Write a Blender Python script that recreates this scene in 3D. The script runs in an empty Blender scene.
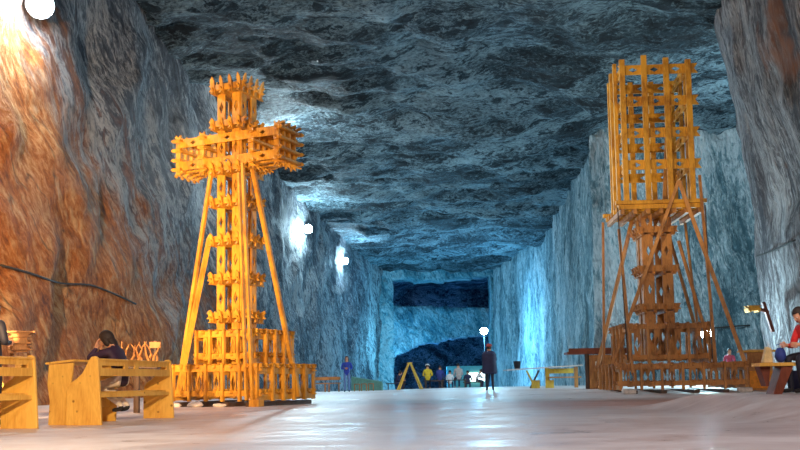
import bpy, bmesh, math, random
from mathutils import Vector, Matrix, noise
random.seed(7)
C = bpy.context.scene.collection
V = Vector
R = math.radians

# ------------------------------------------------------------ camera
F = 900.0
PITCH = 4.3
ROLL = -1.0
cam_d = bpy.data.cameras.new('camera'); cam = bpy.data.objects.new('camera', cam_d); C.objects.link(cam)
cam_d.sensor_width = 36; cam_d.lens = 36*F/800
cam_d.shift_y = (157-F*math.tan(R(PITCH)))/800
cam_d.clip_end = 600
cam_m = Matrix.Rotation(R(90+PITCH), 4, 'X') @ Matrix.Rotation(R(ROLL), 4, 'Z')
cam_m.translation = V((0, 0, .55))
cam.matrix_world = cam_m
bpy.context.scene.camera = cam

def P(px, py, Y):
    d = V(((px-400)/F, (225-py)/F + cam_d.shift_y*800/F, -1))
    d = cam_m.to_3x3() @ d
    return V((0, 0, .55)) + d*(Y/d.y)

def sm(a, b, x):
    t = max(0, min(1, (x-a)/(b-a))); return t*t*(3-2*t)
def gz(X, Y):
    r = sm(24, 36, Y)*(.10+.10*sm(-6, 6, X)) - .9*sm(49, 62, Y)
    r += .27*sm(4.3, 5.3, X)*sm(9, 12.5, Y)*(1-sm(15.5, 18.5, Y))*(1-sm(7.5, 10, X))
    return r + .012*noise.noise(V((X*.6, Y*.3, 0)))*sm(3, 8, Y)
def G(px, Y):
    p = P(px, 388, Y); p.z = gz(p.x, Y); return p

# ------------------------------------------------------------ materials
MATS = {}
def newmat(name):
    m = bpy.data.materials.new(name); m.use_nodes = True
    nt = m.node_tree; b = nt.nodes['Principled BSDF']; MATS[name] = m
    return m, nt, b
def nd(nt, t, **k):
    n = nt.nodes.new(t)
    for a, v in k.items():
        if a in n.inputs: n.inputs[a].default_value = v
        else: setattr(n, a, v)
    return n
def ramp(nt, src, stops):
    r = nt.nodes.new('ShaderNodeValToRGB'); nt.links.new(src, r.inputs[0])
    e = r.color_ramp.elements
    while len(e) < len(stops): e.new(.5)
    for i, (p, c) in enumerate(stops):
        e[i].position = p; e[i].color = (*c, 1) if len(c) == 3 else c
    return r.outputs[0]
def coords(nt, scale=(1, 1, 1), rot=(0, 0, 0)):
    t = nt.nodes.new('ShaderNodeTexCoord'); m = nt.nodes.new('ShaderNodeMapping')
    m.inputs['Scale'].default_value = scale
    if any(rot):
        q = nt.nodes.new('ShaderNodeMapping'); q.inputs['Rotation'].default_value = rot
        nt.links.new(t.outputs['Object'], q.inputs[0]); nt.links.new(q.outputs[0], m.inputs[0])
    else: nt.links.new(t.outputs['Object'], m.inputs[0])
    return m.outputs[0]
def mixc(nt, f, a, b, mode='MIX'):
    m = nt.nodes.new('ShaderNodeMix'); m.data_type = 'RGBA'; m.blend_type = mode
    for s, i in ((f, 0), (a, 6), (b, 7)):
        if hasattr(s, 'links'): nt.links.new(s, m.inputs[i])
        elif i == 0: m.inputs[0].default_value = s
        else: m.inputs[i].default_value = (*s, 1)
    return m.outputs[2]
def mth(nt, op, a, b=0, c=0):
    m = nt.nodes.new('ShaderNodeMath'); m.operation = op
    for i, s in enumerate((a, b, c)):
        if hasattr(s, 'links'): nt.links.new(s, m.inputs[i])
        else: m.inputs[i].default_value = s
    return m.outputs[0]
def nz(nt, co, scale, detail=6, rough=.6, dist=0, kind=None):
    n = nt.nodes.new('ShaderNodeTexNoise'); nt.links.new(co, n.inputs['Vector'])
    n.inputs['Scale'].default_value = scale; n.inputs['Detail'].default_value = detail
    n.inputs['Roughness'].default_value = rough; n.inputs['Distortion'].default_value = dist
    return n.outputs[0]
def bump(nt, b, h, strength, dist):
    n = nt.nodes.new('ShaderNodeBump'); n.inputs['Strength'].default_value = strength; n.inputs['Distance'].default_value = dist
    nt.links.new(h, n.inputs['Height']); nt.links.new(n.outputs[0], b.inputs['Normal'])

def wood(name, light, dark, knots=True, rough=.6):
    m, nt, b = newmat(name)
    co = coords(nt, (1, 1, 1))
    n1 = nz(nt, co, 1.3, 4, .6, .6)
    n2 = nz(nt, coords(nt, (14, 14, 2.2)), 1.6, 5, .6, .8)
    f = mth(nt, 'ADD', mth(nt, 'MULTIPLY', n1, .6), mth(nt, 'MULTIPLY', n2, .4))
    col = ramp(nt, f, [(.36, dark), (.56, light)])
    if knots:
        v = nt.nodes.new('ShaderNodeTexVoronoi'); nt.links.new(co, v.inputs[0]); v.inputs['Scale'].default_value = 4.2
        k = ramp(nt, v.outputs['Distance'], [(.05, (0, 0, 0)), (.11, (1, 1, 1))])
        col = mixc(nt, k, tuple(c*.45 for c in dark), col)
    nt.links.new(col, b.inputs['Base Color']); b.inputs['Roughness'].default_value = rough
    bump(nt, b, n2, .25, .01)
    return m
wood('pine', (.82, .50, .10), (.58, .28, .04))
wood('lattice_pine', (.78, .41, .045), (.36, .14, .015), knots=False)
wood('shaded_weathered_pine', (.58, .27, .08), (.22, .09, .03), knots=False)  # weathered tone, with the dimmer light low on the tower put into it
wood('red_wood', (.22, .05, .02), (.10, .02, .01), knots=False)
wood('dark_wood', (.10, .06, .04), (.04, .025, .018), knots=False)
wood('yellow_wood', (.75, .55, .08), (.5, .32, .04), knots=False)

def plain(name, col, rough=.7, metal=0, var=.25, scale=8):
    m, nt, b = newmat(name)
    n = nz(nt, coords(nt), scale, 4)
    c = ramp(nt, n, [(.3, tuple(x*(1-var) for x in col)), (.7, tuple(min(1, x*(1+var)) for x in col))])
    nt.links.new(c, b.inputs['Base Color']); b.inputs['Roughness'].default_value = rough; b.inputs['Metallic'].default_value = metal
    return m
for nm, c in dict(skin=(.62, .33, .22), purple_jacket=(.035, .015, .05), white_trousers=(.75, .7, .66), dark_hair=(.02, .012, .012),
                  black_shoe=(.015, .015, .018), brown_hair=(.09, .03, .02), blue_jacket=(.03, .07, .5), jeans=(.16, .25, .5),
                  navy_cloth=(.015, .02, .07), dark_cloth=(.012, .014, .03), red_jacket=(.6, .02, .025), yellow_jacket=(.75, .55, .03),
                  grey_jacket=(.45, .42, .42), white_cloth=(.75, .78, .8), red_cloth=(.35, .05, .05), blue_cloth=(.02, .05, .3), teal_paint=(.16, .42, .36),
                  stone=(.62, .58, .55), black_plastic=(.02, .02, .025), cable=(.02, .018, .015), paper=(.7, .68, .6), straw=(.65, .5, .25), orange_paint=(.8, .3, .03),
                  pink_cloth=(.6, .1, .2), brown_cloth=(.25, .12, .06)).items():
    plain(nm, c)
plain('metal_grey', (.25, .26, .28), .4, .8, .1)
def emis(name, col, s):
    m, nt, b = newmat(name); b.inputs['Base Color'].default_value = (.8, .8, .8, 1)
    b.inputs['Emission Color'].default_value = (*col, 1); b.inputs['Emission Strength'].default_value = s
emis('lamp_lens', (.75, .92, 1), 60)
emis('window_glow', (.8, 1, .95), 4)

def rock(name, dark, mid, pale, scale, rot, pale_at=.62, bstr=1.0, bdist=.5, freq=1.0, extra=None, rough=.75, vein_amt=.75, crack_amt=.8):
    m, nt, b = newmat(name)
    co = coords(nt, scale, rot)
    big = nz(nt, co, .16*freq, 5, .6, .8)
    med = nz(nt, co, 1.1*freq, 10, .7, .5)
    fine = nz(nt, co, 4.5*freq, 8, .75, .2)
    # warped coordinates for cracks and facets
    wn = nt.nodes.new('ShaderNodeTexNoise'); nt.links.new(co, wn.inputs['Vector']); wn.inputs['Scale'].default_value = .9*freq; wn.inputs['Detail'].default_value = 5
    va = nt.nodes.new('ShaderNodeVectorMath'); va.operation = 'SCALE'; nt.links.new(wn.outputs[1], va.inputs[0]); va.inputs['Scale'].default_value = 1.6/freq
    vb = nt.nodes.new('ShaderNodeVectorMath'); vb.operation = 'ADD'; nt.links.new(co, vb.inputs[0]); nt.links.new(va.outputs[0], vb.inputs[1])
    vo = nt.nodes.new('ShaderNodeTexVoronoi'); vo.feature = 'DISTANCE_TO_EDGE'; nt.links.new(vb.outputs[0], vo.inputs[0]); vo.inputs['Scale'].default_value = .55*freq
    vf = nt.nodes.new('ShaderNodeTexVoronoi'); nt.links.new(vb.outputs[0], vf.inputs[0]); vf.inputs['Scale'].default_value = 1.5*freq
    crack = ramp(nt, vo.outputs['Distance'], [(.0, (0, 0, 0)), (.05, (1, 1, 1))])
    gate = ramp(nt, med, [(.45, (0, 0, 0)), (.6, (1, 1, 1))])
    rid = mth(nt, 'ABSOLUTE', mth(nt, 'SUBTRACT', med, .5))
    rid = mth(nt, 'SUBTRACT', 1, mth(nt, 'MULTIPLY', rid, 7))
    f = mth(nt, 'ADD', mth(nt, 'MULTIPLY', big, .34), mth(nt, 'ADD', mth(nt, 'MULTIPLY', med, .36), mth(nt, 'MULTIPLY', fine, .3)))
    col = ramp(nt, f, [(.43, dark), (.505, mid), (pale_at, pale)])
    vein = ramp(nt, mth(nt, 'MULTIPLY', mth(nt, 'MULTIPLY', rid, fine), big), [(.17, (0, 0, 0)), (.27, (1, 1, 1))])
    col = mixc(nt, mth(nt, 'MULTIPLY', vein, vein_amt), col, pale)
    if extra: col = extra(nt, col, big, med, fine)
    ck = mth(nt, 'MULTIPLY', mth(nt, 'MULTIPLY', mth(nt, 'SUBTRACT', 1, crack), gate), crack_amt)
    col = mixc(nt, ck, col, tuple(x*.35 for x in dark))
    nt.links.new(col, b.inputs['Base Color']); b.inputs['Roughness'].default_value = rough
    b.inputs['Specular IOR Level'].default_value = .35
    h = mth(nt, 'ADD', mth(nt, 'MULTIPLY', med, .6), mth(nt, 'MULTIPLY', fine, .3))
    h = mth(nt, 'ADD', h, mth(nt, 'MULTIPLY', vf.outputs['Distance'], .22))
    h = mth(nt, 'ADD', h, mth(nt, 'MULTIPLY', mth(nt, 'MULTIPLY', crack, gate), .1))
    bump(nt, b, h, bstr, bdist)
    return m
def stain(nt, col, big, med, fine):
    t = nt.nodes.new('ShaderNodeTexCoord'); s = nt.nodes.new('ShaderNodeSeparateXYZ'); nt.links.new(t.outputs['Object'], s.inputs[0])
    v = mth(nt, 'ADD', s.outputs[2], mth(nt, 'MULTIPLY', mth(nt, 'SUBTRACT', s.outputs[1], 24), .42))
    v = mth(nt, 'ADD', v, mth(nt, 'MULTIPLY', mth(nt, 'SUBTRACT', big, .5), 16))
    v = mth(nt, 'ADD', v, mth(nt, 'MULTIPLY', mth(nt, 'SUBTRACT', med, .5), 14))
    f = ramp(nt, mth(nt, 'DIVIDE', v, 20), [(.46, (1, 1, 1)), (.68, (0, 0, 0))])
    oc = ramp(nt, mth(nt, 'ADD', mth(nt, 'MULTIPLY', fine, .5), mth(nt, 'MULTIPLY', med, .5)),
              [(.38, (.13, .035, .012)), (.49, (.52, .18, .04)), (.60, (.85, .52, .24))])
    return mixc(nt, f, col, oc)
def rust(nt, col, big, med, fine):
    t = nt.nodes.new('ShaderNodeTexCoord'); 
    n = nz(nt, t.outputs['Object'], .22, 4, .6, .5)
    f = ramp(nt, n, [(.60, (0, 0, 0)), (.68, (.8, .8, .8))])
    return mixc(nt, f, col, (.42, .15, .06))
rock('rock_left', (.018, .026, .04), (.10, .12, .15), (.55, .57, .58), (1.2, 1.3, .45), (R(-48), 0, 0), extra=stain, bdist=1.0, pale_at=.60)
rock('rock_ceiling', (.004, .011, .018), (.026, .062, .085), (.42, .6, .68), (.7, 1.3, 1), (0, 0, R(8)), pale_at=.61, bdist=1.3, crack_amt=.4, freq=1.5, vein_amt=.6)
rock('rock_right', (.06, .13, .16), (.26, .40, .45), (.85, .92, .94), (1.5, 1.5, .42), (0, R(8), 0), pale_at=.59, bdist=1.0, crack_amt=.5)
rock('rock_pillar', (.09, .08, .09), (.36, .33, .34), (.80, .77, .78), (1.6, 1.6, .30), (R(4), R(7), 0), pale_at=.60, bdist=.9, extra=rust, freq=1.3)
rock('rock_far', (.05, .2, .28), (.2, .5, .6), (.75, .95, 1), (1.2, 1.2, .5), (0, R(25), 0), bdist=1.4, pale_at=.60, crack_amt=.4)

m, nt, b = newmat('salt_floor')
co = coords(nt, (.6, 1, 1))
big = nz(nt, co, .22, 5, .6, .6); med = nz(nt, co, 1.6, 8, .7, .8); fine = nz(nt, co, 9, 6, .7)
f = mth(nt, 'ADD', mth(nt, 'MULTIPLY', big, .5), mth(nt, 'MULTIPLY', med, .5))
col = ramp(nt, f, [(.34, (.38, .27, .26)), (.46, (.66, .56, .55)), (.6, (.84, .8, .8))])
t = nt.nodes.new('ShaderNodeTexCoord'); s = nt.nodes.new('ShaderNodeSeparateXYZ'); nt.links.new(t.outputs['Object'], s.inputs[0])
yy = mth(nt, 'ADD', s.outputs[1], mth(nt, 'MULTIPLY', mth(nt, 'SUBTRACT', med, .5), 5))
band = ramp(nt, mth(nt, 'DIVIDE', yy, 40), [(.40, (0, 0, 0)), (.46, (1, 1, 1)), (.56, (1, 1, 1)), (.60, (0, 0, 0))])
xx = ramp(nt, mth(nt, 'DIVIDE', mth(nt, 'ADD', mth(nt, 'ADD', s.outputs[0], 10), mth(nt, 'MULTIPLY', big, 4)), 20), [(.5, (0, 0, 0)), (.6, (1, 1, 1))])
col = mixc(nt, mth(nt, 'MULTIPLY', mth(nt, 'MULTIPLY', band, xx), .8), col, (.52, .25, .2))
nt.links.new(col, b.inputs['Base Color'])
rr = ramp(nt, med, [(.35, (.27,)*3), (.65, (.6,)*3)]); nt.links.new(rr, b.inputs['Roughness'])
bump(nt, b, mth(nt, 'ADD', mth(nt, 'MULTIPLY', med, .7), mth(nt, 'MULTIPLY', fine, .3)), .5, .05)

# ------------------------------------------------------------ mesh helpers
class MB:
    def __init__(s): s.v = []; s.f = []
    def poly(s, vs, faces):
        n = len(s.v); s.v += [V(p) for p in vs]; s.f += [tuple(i+n for i in f) for f in faces]; return s
    def prism(s, pts, off):
        n = len(pts); off = V(off); a = [V(p) for p in pts]
        return s.poly([p-off/2 for p in a]+[p+off/2 for p in a],
                      [tuple(range(n-1, -1, -1)), tuple(range(n, 2*n))]+[(i, (i+1) % n, (i+1) % n+n, i+n) for i in range(n)])
    def beam(s, p0, p1, w, t, up=(0, 0, 1)):
        p0 = V(p0); p1 = V(p1); d = (p1-p0).normalized(); up = V(up)
        if abs(d.dot(up)) > .98: up = V((1, 0, 0))
        sd = d.cross(up).normalized(); u = sd.cross(d)
        return s.prism([p0+u*w/2, p1+u*w/2, p1-u*w/2, p0-u*w/2], sd*t)
    def board(s, p0, p1, w, t, up, fish=0, holes=(), hl=.08, hw=.05):
        "board with V-notched ends and diamond holes; width along up"
        p0 = V(p0); p1 = V(p1); L = (p1-p0).length; d = (p1-p0)/L; up = V(up); up = (up-d*up.dot(d)).normalized(); sd = d.cross(up)
        for sg in (1, -1):
            q = [(fish, 0), (0, w/2), (L, w/2), (L-fish, 0)]
            for h in sorted(holes, reverse=True):
                c = h*L; q += [(c+hl, 0), (c, hw), (c-hl, 0)]
            pts = [p0+d*x+up*(y*sg) for x, y in q]
            if sg < 0: pts.reverse()
            s.prism(pts, sd*t)
        return s
    def box(s, c, sx, sy, sz, rz=0):
        c = V(c); x = V((math.cos(rz), math.sin(rz), 0))*sx/2; y = V((-math.sin(rz), math.cos(rz), 0))*sy/2; z = V((0, 0, sz/2))
        return s.poly([c+x*a+y*b_+z*e for e in (-1, 1) for a, b_ in ((-1, -1), (1, -1), (1, 1), (-1, 1))],
                      [(3, 2, 1, 0), (4, 5, 6, 7), (0, 1, 5, 4), (1, 2, 6, 5), (2, 3, 7, 6), (3, 0, 4, 7)])
    def tube(s, pts, r, n=8, r1=None):
        pts = [V(p) for p in pts]; k = len(pts); base = len(s.v)
        for i, p in enumerate(pts):
            d = (pts[min(i+1, k-1)]-pts[max(i-1, 0)]).normalized()
            a = d.cross(V((0, 0, 1)))
            if a.length < .05: a = d.cross(V((1, 0, 0)))
            a.normalize(); b_ = d.cross(a); rad = r if r1 is None else r+(r1-r)*i/(k-1)
            for j in range(n):
                t_ = 2*math.pi*j/n; s.v.append(p+a*math.cos(t_)*rad+b_*math.sin(t_)*rad)
        for i in range(k-1):
            for j in range(n):
                s.f.append((base+i*n+j, base+i*n+(j+1) % n, base+(i+1)*n+(j+1) % n, base+(i+1)*n+j))
        s.f.append(tuple(base+j for j in range(n))[::-1]); s.f.append(tuple(base+(k-1)*n+j for j in range(n)))
        return s
    def lathe(s, c, prof, n=20):
        c = V(c); base = len(s.v); k = len(prof)
        for r_, z in prof:
            for j in range(n): s.v.append(c+V((r_*math.cos(2*math.pi*j/n), r_*math.sin(2*math.pi*j/n), z)))
        for i in range(k-1):
            for j in range(n): s.f.append((base+i*n+j, base+i*n+(j+1) % n, base+(i+1)*n+(j+1) % n, base+(i+1)*n+j))
        s.f.append(tuple(base+j for j in range(n))[::-1]); s.f.append(tuple(base+(k-1)*n+j for j in range(n)))
        return s
    def ball(s, c, rx, ry, rz, nu=16, nv=10):
        return s.lathe((0, 0, 0), [(1, 0)], 3) if False else s._ball(V(c), rx, ry, rz, nu, nv)
    def _ball(s, c, rx, ry, rz, nu, nv):
        prof = [(max(.001, math.sin(math.pi*i/nv)), -math.cos(math.pi*i/nv)) for i in range(nv+1)]
        n0 = len(s.v); s.lathe((0, 0, 0), prof, nu)
        for i in range(n0, len(s.v)):
            v = s.v[i]; s.v[i] = c+V((v.x*rx, v.y*ry, v.z*rz))
        return s
    def build(s, name, mat, parent=None, smooth=False, bevel=0):
        me = bpy.data.meshes.new(name); me.from_pydata([tuple(v) for v in s.v], [], s.f)
        bm = bmesh.new(); bm.from_mesh(me); bmesh.ops.recalc_face_normals(bm, faces=bm.faces)
        if bevel: bmesh.ops.bevel(bm, geom=[e for e in bm.edges if e.calc_face_angle(0) > .5], offset=bevel, segments=1, affect='EDGES')
        bm.to_mesh(me); bm.free()
        me.materials.append(MATS[mat])
        if smooth:
            for p in me.polygons: p.use_smooth = True
        o = bpy.data.objects.new(name, me); C.objects.link(o); o.parent = parent
        return o
def tag(o, label, cat, group=None):
    o['label'] = label; o['category'] = cat
    if group: o['group'] = group
    return o
def thing(name, label, cat, loc=(0, 0, 0), rz=0, group=None):
    o = bpy.data.objects.new(name, None); C.objects.link(o); o.location = loc; o.rotation_euler.z = rz; o.empty_display_size = .2
    return tag(o, label, cat, group)
def copy_tree(o, parent=None):
    c = o.copy(); C.objects.link(c); c.parent = parent
    for ch in list(o.children): copy_tree(ch, c)
    return c
def struct(o): o['kind'] = 'structure'; return o

# ------------------------------------------------------------ rock shell
def fbm(p, o=5): return noise.fractal(p, .9, 2.1, o)
def sheet(name, mat, fn, nu, nv, amp, disp_dir, freq, stretch=(1, 1, 1), rid=0):
    mb = MB()
    for i in range(nu+1):
        for j in range(nv+1):
            p = V(fn(i/nu, j/nv)); q = V((p.x*stretch[0], p.y*stretch[1], p.z*stretch[2]))*freq
            d = fbm(q)
            if rid: d += rid*(1-abs(noise.noise(q*1.7))*3)
            d += .35*fbm(q*4.3, 4)
            mb.v.append(p+V(disp_dir)*d*amp)
    for i in range(nu):
        for j in range(nv):
            a = i*(nv+1)+j; mb.f.append((a, a+nv+1, a+nv+2, a+1))
    o = mb.build(name, mat, None, True); return struct(o)
def poly_at(pts, t):
    L = [0]
    for a, b_ in zip(pts, pts[1:]): L.append(L[-1]+(V(b_)-V(a)).length)
    d = t*L[-1]
    for k in range(len(pts)-1):
        if d <= L[k+1]+1e-6:
            u = (d-L[k])/(L[k+1]-L[k]); return V(pts[k]).lerp(V(pts[k+1]), u)
    return V(pts[-1])

LW = [(-11.6, -14), (-11.6, 8), (-11.1, 22), (-10.3, 34), (-9.7, 46), (-8.3, 68), (-5.8, 92), (-2.4, 118.5)]
def left_wall(u, v):
    # denser sampling close to the camera
    p = poly_at(LW, u**1.15); z = -1.5+v*18.5
    lean = .10*(8-z) if z < 8 else .05*(8-z)
    return (p.x-lean*.55, p.y, z)
sheet('wall_left', 'rock_left', left_wall, 230, 90, .55, (1, 0, 0), .22, (1, .8, .55), .25)

def ceil(u, v):
    X = -14+u*52; Y = -14+v*135
    z = 15.2 + .5*sm(10, 16, X)*sm(70, 50, Y)
    return (X, Y, z)
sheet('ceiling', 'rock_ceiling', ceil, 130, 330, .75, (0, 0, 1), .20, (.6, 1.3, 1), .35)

RW = [(12.3, 54.5), (13.3, 70), (14.9, 92), (13.4, 108), (12.3, 118.5)]
def right_wall(u, v):
    p = poly_at(RW, u); z = -1.5+v*18.5; return (p.x+.03*(z-6), p.y, z)
sheet('wall_right', 'rock_right', right_wall, 150, 90, .34, (-1, 0, 0), .25, (1, 1, .4), .3)
def recess(u, v):
    X = 11.9+u*28; z = -1.5+v*18.5; return (X, 54+.15*(X-12)+1.2*sm(12.8, 11.9, X), z)
sheet('wall_recess', 'rock_right', recess, 110, 80, .7, (0, -1, 0), .28, (1, 1, .4), .25)
PL = [(30, 41.5), (18, 40), (15.3, 37.5), (14.3, 34.5), (14.0, 30), (14.1, 24), (14.4, 10), (14.8, -14)]
def pillar(u, v):
    p = poly_at(PL, u); z = -1.5+v*18.5; k = -.02*(z-3)-.18*max(0, z-7)
    if p.y > 37.5: k = 0
    return (p.x+k*.9, p.y, z)
sheet('wall_pillar', 'rock_pillar', pillar, 190, 90, .5, (-.8, -.5, 0), .35, (1, 1, .35), .35)

# end wall with portal opening
def grid_solid(name, mat, x0, x1, z0, z1, Y, nx, nz_, keep, amp, freq):
    mb = MB(); idx = {}
    def vid(i, j):
        if (i, j) not in idx:
            p = V((x0+(x1-x0)*i/nx, Y, z0+(z1-z0)*j/nz_)); d = fbm(p*freq)+.4*fbm(p*freq*4, 4)
            p += V((.25*noise.noise(p*.8), -d*amp, .25*noise.noise(p*.8+V((9, 0, 0))))); idx[(i, j)] = len(mb.v); mb.v.append(p)
        return idx[(i, j)]
    for i in range(nx):
        for j in range(nz_):
            cx = x0+(x1-x0)*(i+.5)/nx; cz = z0+(z1-z0)*(j+.5)/nz_
            if keep(cx, cz): mb.f.append((vid(i, j), vid(i+1, j), vid(i+1, j+1), vid(i, j+1)))
    me = bpy.data.meshes.new(name); me.from_pydata([tuple(v) for v in mb.v], [], mb.f); me.materials.append(MATS[mat])
    for p in me.polygons: p.use_smooth = True
    bm = bmesh.new(); bm.from_mesh(me); bmesh.ops.recalc_face_normals(bm, faces=bm.faces)
    ret = bmesh.ops.extrude_face_region(bm, geom=bm.faces[:])
    bmesh.ops.translate(bm, verts=[g for g in ret['geom'] if isinstance(g, bmesh.types.BMVert)], vec=(0, 4, 0))
    bmesh.ops.recalc_face_normals(bm, faces=bm.faces); bm.to_mesh(me); bm.free()
    o = bpy.data.objects.new(name, me); C.objects.link(o); return struct(o)
tl = P(392, 278, 119); br = P(490, 300, 119)
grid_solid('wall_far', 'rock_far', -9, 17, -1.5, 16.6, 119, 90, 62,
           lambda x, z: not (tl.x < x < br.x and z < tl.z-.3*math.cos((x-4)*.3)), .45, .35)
a1 = P(392, 306, 131)
def keep_band(x, z):
    px = 400+x*900/131; py = 382-(z-.55)*900/131
    edge = 358-14*sm(388, 425, px)-6*sm(425, 470, px)
    return py < edge and py > 307-2*math.sin(px*.05)
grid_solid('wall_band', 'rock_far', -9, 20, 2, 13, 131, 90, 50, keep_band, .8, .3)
def back(u, v): return (-16+u*46, 158, -1.5+v*20)
sheet('wall_back', 'rock_ceiling', back, 50, 30, .8, (0, -1, 0), .3)
def cs(X): return lambda u, v: (X, 119+u*40, -1.5+v*20)
sheet('wall_cavern_left', 'rock_far', cs(-4.5), 40, 30, .6, (1, 0, 0), .3)
sheet('wall_cavern_right', 'rock_far', cs(16), 40, 30, .6, (-1, 0, 0), .3)
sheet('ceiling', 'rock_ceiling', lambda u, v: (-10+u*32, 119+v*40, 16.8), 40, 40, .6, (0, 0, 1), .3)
sheet('wall_rear', 'rock_left', lambda u, v: (-13+u*30, -13, -1.5+v*19), 40, 30, .6, (0, 1, 0), .3)
# floor
mb = MB(); xs = [-14+54*i/150 for i in range(151)]; ys = [-14+i*1.0 for i in range(14)]+[.0+60*(j/150)**1.3 for j in range(151)]+[60+100*(j+1)/50 for j in range(50)]
for y in ys:
    for x in xs: mb.v.append(V((x, y, gz(x, y))))
W = len(xs)
for j in range(len(ys)-1):
    for i in range(W-1): mb.f.append((j*W+i, j*W+i+1, (j+1)*W+i+1, (j+1)*W+i))
fl = struct(mb.build('floor', 'salt_floor', None, True))

# ------------------------------------------------------------ timber lattices
def ring(mb, o, u, v, n, h, e, w=.2, t=.06, inner=True, spikes=None):
    "log-cabin ring of fishtail boards lying in plane u,v; stacked along n"
    o, u, v, n = V(o), V(u), V(v), V(n)
    offs = [-h, h]+([-h*.34, h*.34] if inner else [])
    for k in offs:
        mb.board(o+u*k-v*e-n*.06, o+u*k+v*e-n*.06, w, t, n, fish=.09)
        mb.board(o+v*k-u*e+n*.06, o+v*k+u*e+n*.06, w, t, n, fish=.09)
def teeth(mb, o, u, v, n, h, e, hgt=.26):
    o, u, v, n = V(o), V(u), V(v), V(n)
    for k in (-h, -h*.34, h*.34, h):
        for s in (-1, 1):
            for a, b_ in ((u, v), (v, u)):
                c = o+a*k+b_*(s*(e-.10))
                mb.prism([c+n*(-.12)-b_*.05*s+a*.045, c+n*(-.12)-b_*.05*s-a*.045, c+n*hgt*.7-a*.05+b_*.03*s, c+n*hgt+b_*.05*s, c+n*hgt*.7+a*.05+b_*.03*s], b_*.045)
def uprights(root, o, u, v, n, h, length, mat, w=.24, name='diamond_board'):
    o, u, v, n = V(o), V(u), V(v), V(n)
    for a, b_ in ((u, v), (v, u)):
        for s in (-1, 1):
            for k in (-1, 1):
                m_ = MB(); c = o+b_*(s*h)+a*(k*(h-w*.55))
                m_.board(c, c+n*length, w, .045, a, fish=.0, holes=(.5,), hl=.17, hw=.07)
                m_.build(name, mat, root)

def tier(root, c, half, z0, z1, bays, mat, name='base_tier', double=True):
    c = V(c); X = V((1, 0, 0)); Y = V((0, 1, 0)); Z = V((0, 0, 1))
    r = MB()
    for u, v in ((X, Y), (Y, X)):
        for s in (-1, 1):
            k = .06 if u is X else -.02
            for z, w in ((z1-.12, .16), (z0+.12+k*.3, .14)):
                r.board(c+v*(s*half)-u*(half+.14)+Z*(z+k), c+v*(s*half)+u*(half+.14)+Z*(z+k), w, .08, Z, fish=.07)
            n = bays*2
            for i in range(n+1):
                q = -half+2*half*i/n
                r.board(c+u*q+v*(s*(half-.22))+Z*(z1+.0), c+u*q+v*(s*(half+.14))+Z*(z1+.0), .10, .07, Z, fish=.05)
                r.board(c+u*q+v*(s*(half-.22))+Z*(z0+.25), c+u*q+v*(s*(half+.10))+Z*(z0+.25), .09, .07, Z, fish=.05)
    base = r.build(name, mat, root)
    for u, v in ((X, Y), (Y, X)):
        for s in (-1, 1):
            for i in range(bays+1):
                q = -half+2*half*i/bays
                if v is X and i in (0, bays): continue
                p = MB(); p.beam(c+u*q+v*(s*(half+.07))+Z*z0, c+u*q+v*(s*(half+.07))+Z*(z1+.06), .10, .07, v)
                p.build('upright', mat, base)
                if i < bays:
                    wq = 2*half/bays
                    for kk in (.5,):
                        p = MB(); a = c+u*(q+wq*kk)+v*(s*(half-.03)); p.board(a+Z*(z0+.1), a+Z*(z1-.1), wq*.30, .04, u, holes=(.5,), hl=min(.24, (z1-z0)*.28), hw=wq*.14)
                        p.build('diamond_board', mat, base)
    return base

# ---- cross
th = R(24.9)
CX = V((-4.18, 24.18, 0))
cross = thing('lattice_cross', 'tall orange timber lattice cross on a two-tier base, left of the hall', 'cross', (CX.x, CX.y, gz(CX.x, CX.y)+.12), -th)
cross.rotation_euler = (0, R(.4), -th)
X = V((1, 0, 0)); Y = V((0, 1, 0)); Z = V((0, 0, 1))
tier(cross, (0, 0, 0), 1.30, .02, .92, 5, 'lattice_pine')
tier(cross, (-.02, .02, 0), .88, .98, 1.82, 4, 'lattice_pine')
levels = [2.22, 3.24, 4.27, 5.30, 6.20, 7.42, 8.42]
H, E = .42, .66
KO = V((-.21, -.10, 0))
for i, z in enumerate(levels):
    m_ = MB(); e = E-.04*(i > 4)
    ring(m_, KO+Z*z, X, Y, Z, H, e, .17); teeth(m_, KO+Z*z, X, Y, Z, H, e, .2 if i < 6 else .34)
    m_.build('ring_frame', 'lattice_pine', cross)
uprights(cross, KO+Z*.95, X, Y, Z, H-.05, 1.2, 'lattice_pine')
for z0, z1 in zip(levels, levels[1:]):
    uprights(cross, KO+Z*(z0+.12), X, Y, Z, H-.05, z1-z0-.24, 'lattice_pine')
# arms
zc = 6.74
for s in (-1, 1):
    for t_ in (.80, 1.60):
        m_ = MB(); o_ = KO+V((s*t_, 0, zc)); ring(m_, o_, Y, Z, X, .40, .60, .15); teeth(m_, o_, Y, Z, X*s, .40, .60, .2 if t_ > 1 else .12)
        m_.build('arm_frame', 'lattice_pine', cross)
for yy_ in (-.44, .44):
    for zz in (-.30, .33):
        m_ = MB(); m_.board(KO+V((-1.66, yy_, zc+zz)), KO+V((1.66, yy_, zc+zz)), .24, .05, Z, fish=.09, holes=(.16, .5, .84), hl=.10, hw=.06)
        m_.build('arm_beam', 'lattice_pine', cross)
for zz in (-.42, .42):
    for yy_ in (-.2, .2):
        m_ = MB(); m_.board(KO+V((-1.66, yy_, zc+zz)), KO+V((1.66, yy_, zc+zz)), .13, .05, Y, fish=.09); m_.build('arm_beam', 'lattice_pine', cross)
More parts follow.
